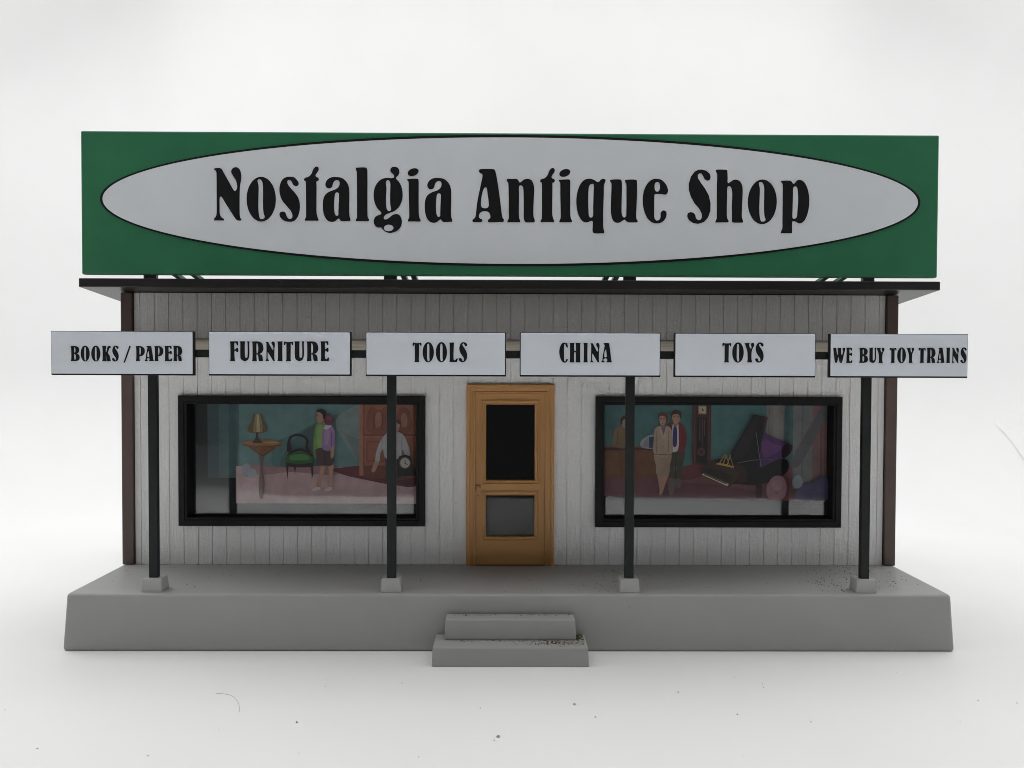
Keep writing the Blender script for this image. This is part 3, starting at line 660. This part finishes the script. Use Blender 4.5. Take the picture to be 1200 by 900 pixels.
RC.fig('printed_tall_clock', [
    ((0.085, 0.024, 0.020), R_(810.5, 466, 831.5, 543.5), False), ((0.14, 0.045, 0.035), R_(812, 466, 813.2, 543), False), ((0.14, 0.045, 0.035), R_(829, 466, 830.2, 543), False),
    ((0.014, 0.009, 0.009), R_(815, 488.5, 827, 541), False),
    ((0.30, 0.22, 0.12), R_(816.4, 474.6, 826.2, 484.8), False), ((0.56, 0.49, 0.36), R_(817.4, 475.6, 825.2, 483.8), False), ((0.04, 0.03, 0.03), [(820.6, 478), (821.6, 478), (823.6, 481.4), (821.4, 480.6)], False),
    ((0.17, 0.075, 0.05), R_(818.2, 490, 819, 516), False), ((0.17, 0.075, 0.05), R_(821, 490, 821.8, 526), False), ((0.17, 0.075, 0.05), R_(823.8, 490, 824.6, 510), False),
    ((0.11, 0.05, 0.038), E_(820.5, 528.5, 4.6, 4.8), False), ((0.07, 0.03, 0.025), E_(820.5, 528.5, 2.6, 2.8), False)])
RC.fig('printed_piano', [
    ((0.012, 0.010, 0.011), [(836, 541), (845, 536), (860, 539), (890, 541), (914, 536), (922, 541), (920, 552), (905, 562), (884, 567), (862, 566), (846, 564)], True),
    ((0.045, 0.018, 0.018), [(860, 543), (872, 548), (874, 560), (868, 565), (862, 564), (862, 552)], True),
    ((0.10, 0.032, 0.135), [(889, 506), (897, 508.4), (912, 515), (924, 519.6), (921, 530), (906, 539), (897, 543), (888, 546), (885, 530)], True),
    ((0.15, 0.055, 0.19), [(893, 514), (904, 519), (914, 523), (902, 532), (893, 534)], True),
    ((0.011, 0.009, 0.010), [(880.6, 485), (897.4, 487.6), (894.6, 499), (889.6, 518), (888, 545), (858, 543), (852, 535)], False),
    ((0.022, 0.014, 0.014), [(881.6, 489), (886, 490), (873, 530), (862, 538), (858, 534)], True),
    ((0.085, 0.028, 0.024), [(894.4, 488), (897.4, 487.8), (893.4, 505), (891.4, 504)], False),
    ((0.025, 0.012, 0.012), [(916.6, 520), (923.6, 519.4), (926.4, 522), (922.6, 531), (914.6, 534.6)], True),
    ((0.060, 0.030, 0.020), [(824, 541), (838, 541.6), (858, 547), (864, 553), (861, 562), (852.6, 570), (820, 555.6)], False),
    ((0.030, 0.015, 0.012), [(826, 548), (840, 549), (857, 557), (853, 563), (824, 552)], False),
    ((0.64, 0.53, 0.34), [(820.6, 555), (823.4, 553.6), (852.6, 566), (851, 568.6)], False), ((0.03, 0.02, 0.015), [(823, 554.6), (824, 554), (850, 565.2), (849, 566)], False),
    ((0.52, 0.34, 0.09), [(838, 541.2), (848, 542.4), (858.6, 545.6), (858.4, 547.2), (838, 543)], False),
    *[((0.48, 0.31, 0.085), [(a, 543), (b_, 531.6), (b_ + 0.9, 531.8), (a + 1.1, 543.6)], False) for a, b_ in ((840, 847), (844.6, 849.4), (850, 853.8))],
    *[((0.48, 0.31, 0.085), [(a, 531.4), (a + 0.9, 531.2), (b_ + 0.9, 545.4), (b_, 545)], False) for a, b_ in ((848, 853), (852.6, 856.8))],
    ((0.20, 0.18, 0.165), [(883, 505), (883.7, 505), (890, 546), (889.2, 546)], False),
    ((0.11, 0.10, 0.105), [(862, 541), (880, 537.4), (905, 536.6), (905, 537.4), (880, 538.4), (862, 542)], False),
    ((0.018, 0.012, 0.013), R_(884, 560, 890.6, 582), False), ((0.07, 0.016, 0.016), R_(884, 570, 891, 582), False)])
RC.fig('painted_pink_reflection', [  # soft pink reflection in the pane, painted onto the card
    ((0.25, 0.13, 0.145), [(899.6, 562), (907, 556), (915, 558), (919.6, 568), (917.4, 580), (909, 585), (900, 584), (896, 573)], True),
    ((0.29, 0.165, 0.18), [(902, 566), (908, 561), (914, 564), (913, 571), (905, 573)], True),
    ((0.20, 0.095, 0.11), E_(908, 576, 2.6, 2.2), False)])
RC.fig('painted_blue_reflection', [  # blurred blue reflection on the glass, drawn as card colour
    ((0.075, 0.066, 0.12), [(930, 574), (938, 566), (948, 565), (958, 557), (968, 560), (972, 572), (970, 583), (932, 584)], True),
    ((0.085, 0.078, 0.155), [(955, 566), (963, 562), (968, 568), (962, 575), (955, 573)], True),
    ((0.21, 0.235, 0.25), [(926, 562), (932, 555), (938, 561), (936, 569), (929, 570)], True)])

# ------------------------------------------------------------------ grit and dust specks
def chips(name, spots, material, label, cat):
    m = MB()
    for x, y, z, r in spots:
        q = [Vector((random.uniform(-1, 1), random.uniform(-1, 1), random.uniform(-0.6, 1))) for _ in range(5)]
        vs = []
        for k in range(6):
            a = k / 6 * 6.283 + random.uniform(-.4, .4)
            vs.append((x + math.cos(a) * r * random.uniform(.6, 1.3), y + math.sin(a) * r * random.uniform(.6, 1.3), z + r * random.uniform(0.1, 0.35)))
        vs += [(x + q[0].x * r * .3, y + q[0].y * r * .3, z + r * random.uniform(.7, 1.1)), (x, y, z - 0.1 * r)]
        m.mesh(vs, [(k, (k + 1) % 6, 6) for k in range(6)] + [((k + 1) % 6, k, 7) for k in range(6)])
    o = m.build(name, material); tag(o, label, cat, kind='stuff'); return o
sp = []
for _ in range(75): sp.append((random.uniform(-60, 62), random.uniform(-131, -124.6), 38.5, random.uniform(.3, .75)))
for _ in range(40): sp.append((random.uniform(-62, 30), random.uniform(-148, -143.6), 18, random.uniform(.3, .8)))
for _ in range(130): sp.append((min(72, random.gauss(45, 17)), random.uniform(-155, -143.6), 18, random.uniform(.4, 1.0)))
for _ in range(80): sp.append((random.uniform(66, 73.5), random.uniform(-142, -126), 18, random.uniform(.5, 1.2)))
for _ in range(150): sp.append((random.gauss(385, 30), random.uniform(-95, -6), ZP, random.uniform(.3, .8)))
for _ in range(60): sp.append((random.gauss(350, 22), random.uniform(-112, -60), ZP, random.uniform(.35, .9)))
for _ in range(90): sp.append((random.gauss(112, 26), random.uniform(-114, -20), ZP, random.uniform(.3, .85)))
for _ in range(120): sp.append((random.uniform(-440, 440), random.uniform(-112, -4), ZP, random.uniform(.25, .75)))
for _ in range(90): sp.append((random.uniform(-440, 440), random.uniform(-6, -0.5), ZP, random.uniform(.3, .9)))
sp = [q for q in sp if abs(q[0]) < 448 or q[2] < 50]
for _ in range(14): sp.append((random.gauss(112, 22), -121.6, random.uniform(14, 48), random.uniform(.3, .7)))
for k in range(7): sp.append((-220 + random.uniform(0, 14), -122 + random.uniform(-.8, 2), 325.4, random.uniform(.4, .9)))
chips('grit', sp, M['grit'], 'brown grit scattered over the steps and porch floor of the toy shop', 'grit')
sp = []
for _ in range(30): sp.append((random.uniform(-600, 600), random.uniform(-345, -175), 0, random.uniform(.3, .8)))
for x, y, r in ((-175, -285, 1.5), (55, -250, 1.6), (-10, -310, 2.2), (150, -225, 1.4), (190, -270, 1.2), (230, -215, 1.2), (70, -275, 1.3)): sp.append((x, y, 0, r * 0.75))
ta = []
for _ in range(170): ta.append((min(73, random.gauss(54, 12)), random.uniform(-161, -143.6), 18, random.uniform(.3, .7)))
for _ in range(120): ta.append((random.gauss(392, 26), random.uniform(-95, -10), ZP, random.uniform(.25, .6)))
ta = [q for q in ta if q[0] < 446]
chips('tan_dust', ta, M['tan'], 'tan dust heaped at the right end of the lower step', 'dust')
chips('dust_specks', sp, M['speck'], 'small grey dust specks on the white table in front of the toy shop', 'dust')

hr = MB(); pts = []
for k in range(25):
    t = k / 24
    pts.append((-262 + 34 * t, -228 - 4 * t - 34 * t ** 3, 0.35))
for k in range(24):
    (x0, y0, z0), (x1, y1, z1) = pts[k], pts[k + 1]
    d = Vector((x1 - x0, y1 - y0, 0)).normalized(); n_ = Vector((-d.y, d.x, 0)) * 0.22
    hr.mesh([(x0 - n_.x, y0 - n_.y, 0.05), (x0 + n_.x, y0 + n_.y, 0.05), (x0, y0, 0.4), (x1 - n_.x, y1 - n_.y, 0.05), (x1 + n_.x, y1 + n_.y, 0.05), (x1, y1, 0.4)],
            [(0, 3, 5, 2), (1, 2, 5, 4), (0, 1, 4, 3)])
tag(hr.build('hair', M['hair']), 'thin curved hair lying on the white table in front of the shop', 'hair')

# ------------------------------------------------------------------ camera
cam = bpy.data.cameras.new('Camera'); co = bpy.data.objects.new('Camera', cam); COL.objects.link(co)
cam.sensor_width = 36; cam.lens = 924 / 1200 * 36; cam.clip_start = 0.005; cam.clip_end = 50
rot = Matrix.Rotation(-0.0064, 4, 'Z') @ Matrix.Rotation(math.pi / 2 - 0.0217, 4, 'X') @ Matrix.Rotation(0.0033, 4, 'Z')
co.matrix_world = Matrix.Translation(Vector((-4.17, -924, 290.95)) * U) @ rot
scene.camera = co

# ------------------------------------------------------------------ light: soft tent lamps and added fills
def area(name, loc, target, sx, sy, power, color):
    l = bpy.data.lights.new(name, 'AREA'); l.shape = 'RECTANGLE'; l.size = sx * U; l.size_y = sy * U
    l.energy = power; l.color = color
    o = bpy.data.objects.new(name, l); COL.objects.link(o)
    o.location = Vector(loc) * U
    o.rotation_euler = (Vector(target) - Vector(loc)).to_track_quat('-Z', 'Y').to_euler()
    return o
area('tent_lamp', (0, 10, 1500), (0, 10, 0), 2000, 1260, 2.2, (1.0, 0.992, 0.98))
area('backdrop_fill', (0, 330, 1400), (0, 930, 350), 2200, 260, 0.10, (1.0, 0.99, 0.98))  # fill added to even out the backdrop's brightness

area('side_lamp_left', (-1140, 150, 900), (-300, 150, 120), 700, 700, 0.7, (1.0, 0.99, 0.98))
area('side_lamp_right', (1140, 150, 900), (300, 150, 120), 700, 700, 0.55, (1.0, 0.99, 0.98))
fl = area('front_fill', (0, -690, 1000), (0, -690, 0), 1700, 90, 0.57, (1.0, 0.99, 0.98))  # narrow fill added to brighten the table ahead of the frame
fl.data.spread = math.radians(33)

w = bpy.data.worlds.new('World'); scene.world = w; w.use_nodes = True
w.node_tree.nodes['Background'].inputs['Color'].default_value = (0.97, 0.985, 1.0, 1)
w.node_tree.nodes['Background'].inputs['Strength'].default_value = 0.13

scene.view_settings.view_transform = 'Standard'; scene.view_settings.look = 'None'
scene.view_settings.exposure = 0.08; scene.view_settings.gamma = 1
scene.cycles.max_bounces = 10; scene.cycles.diffuse_bounces = 6; scene.cycles.transparent_max_bounces = 12
scene.cycles.use_denoising = True
scene.cycles.filter_width = 0.9
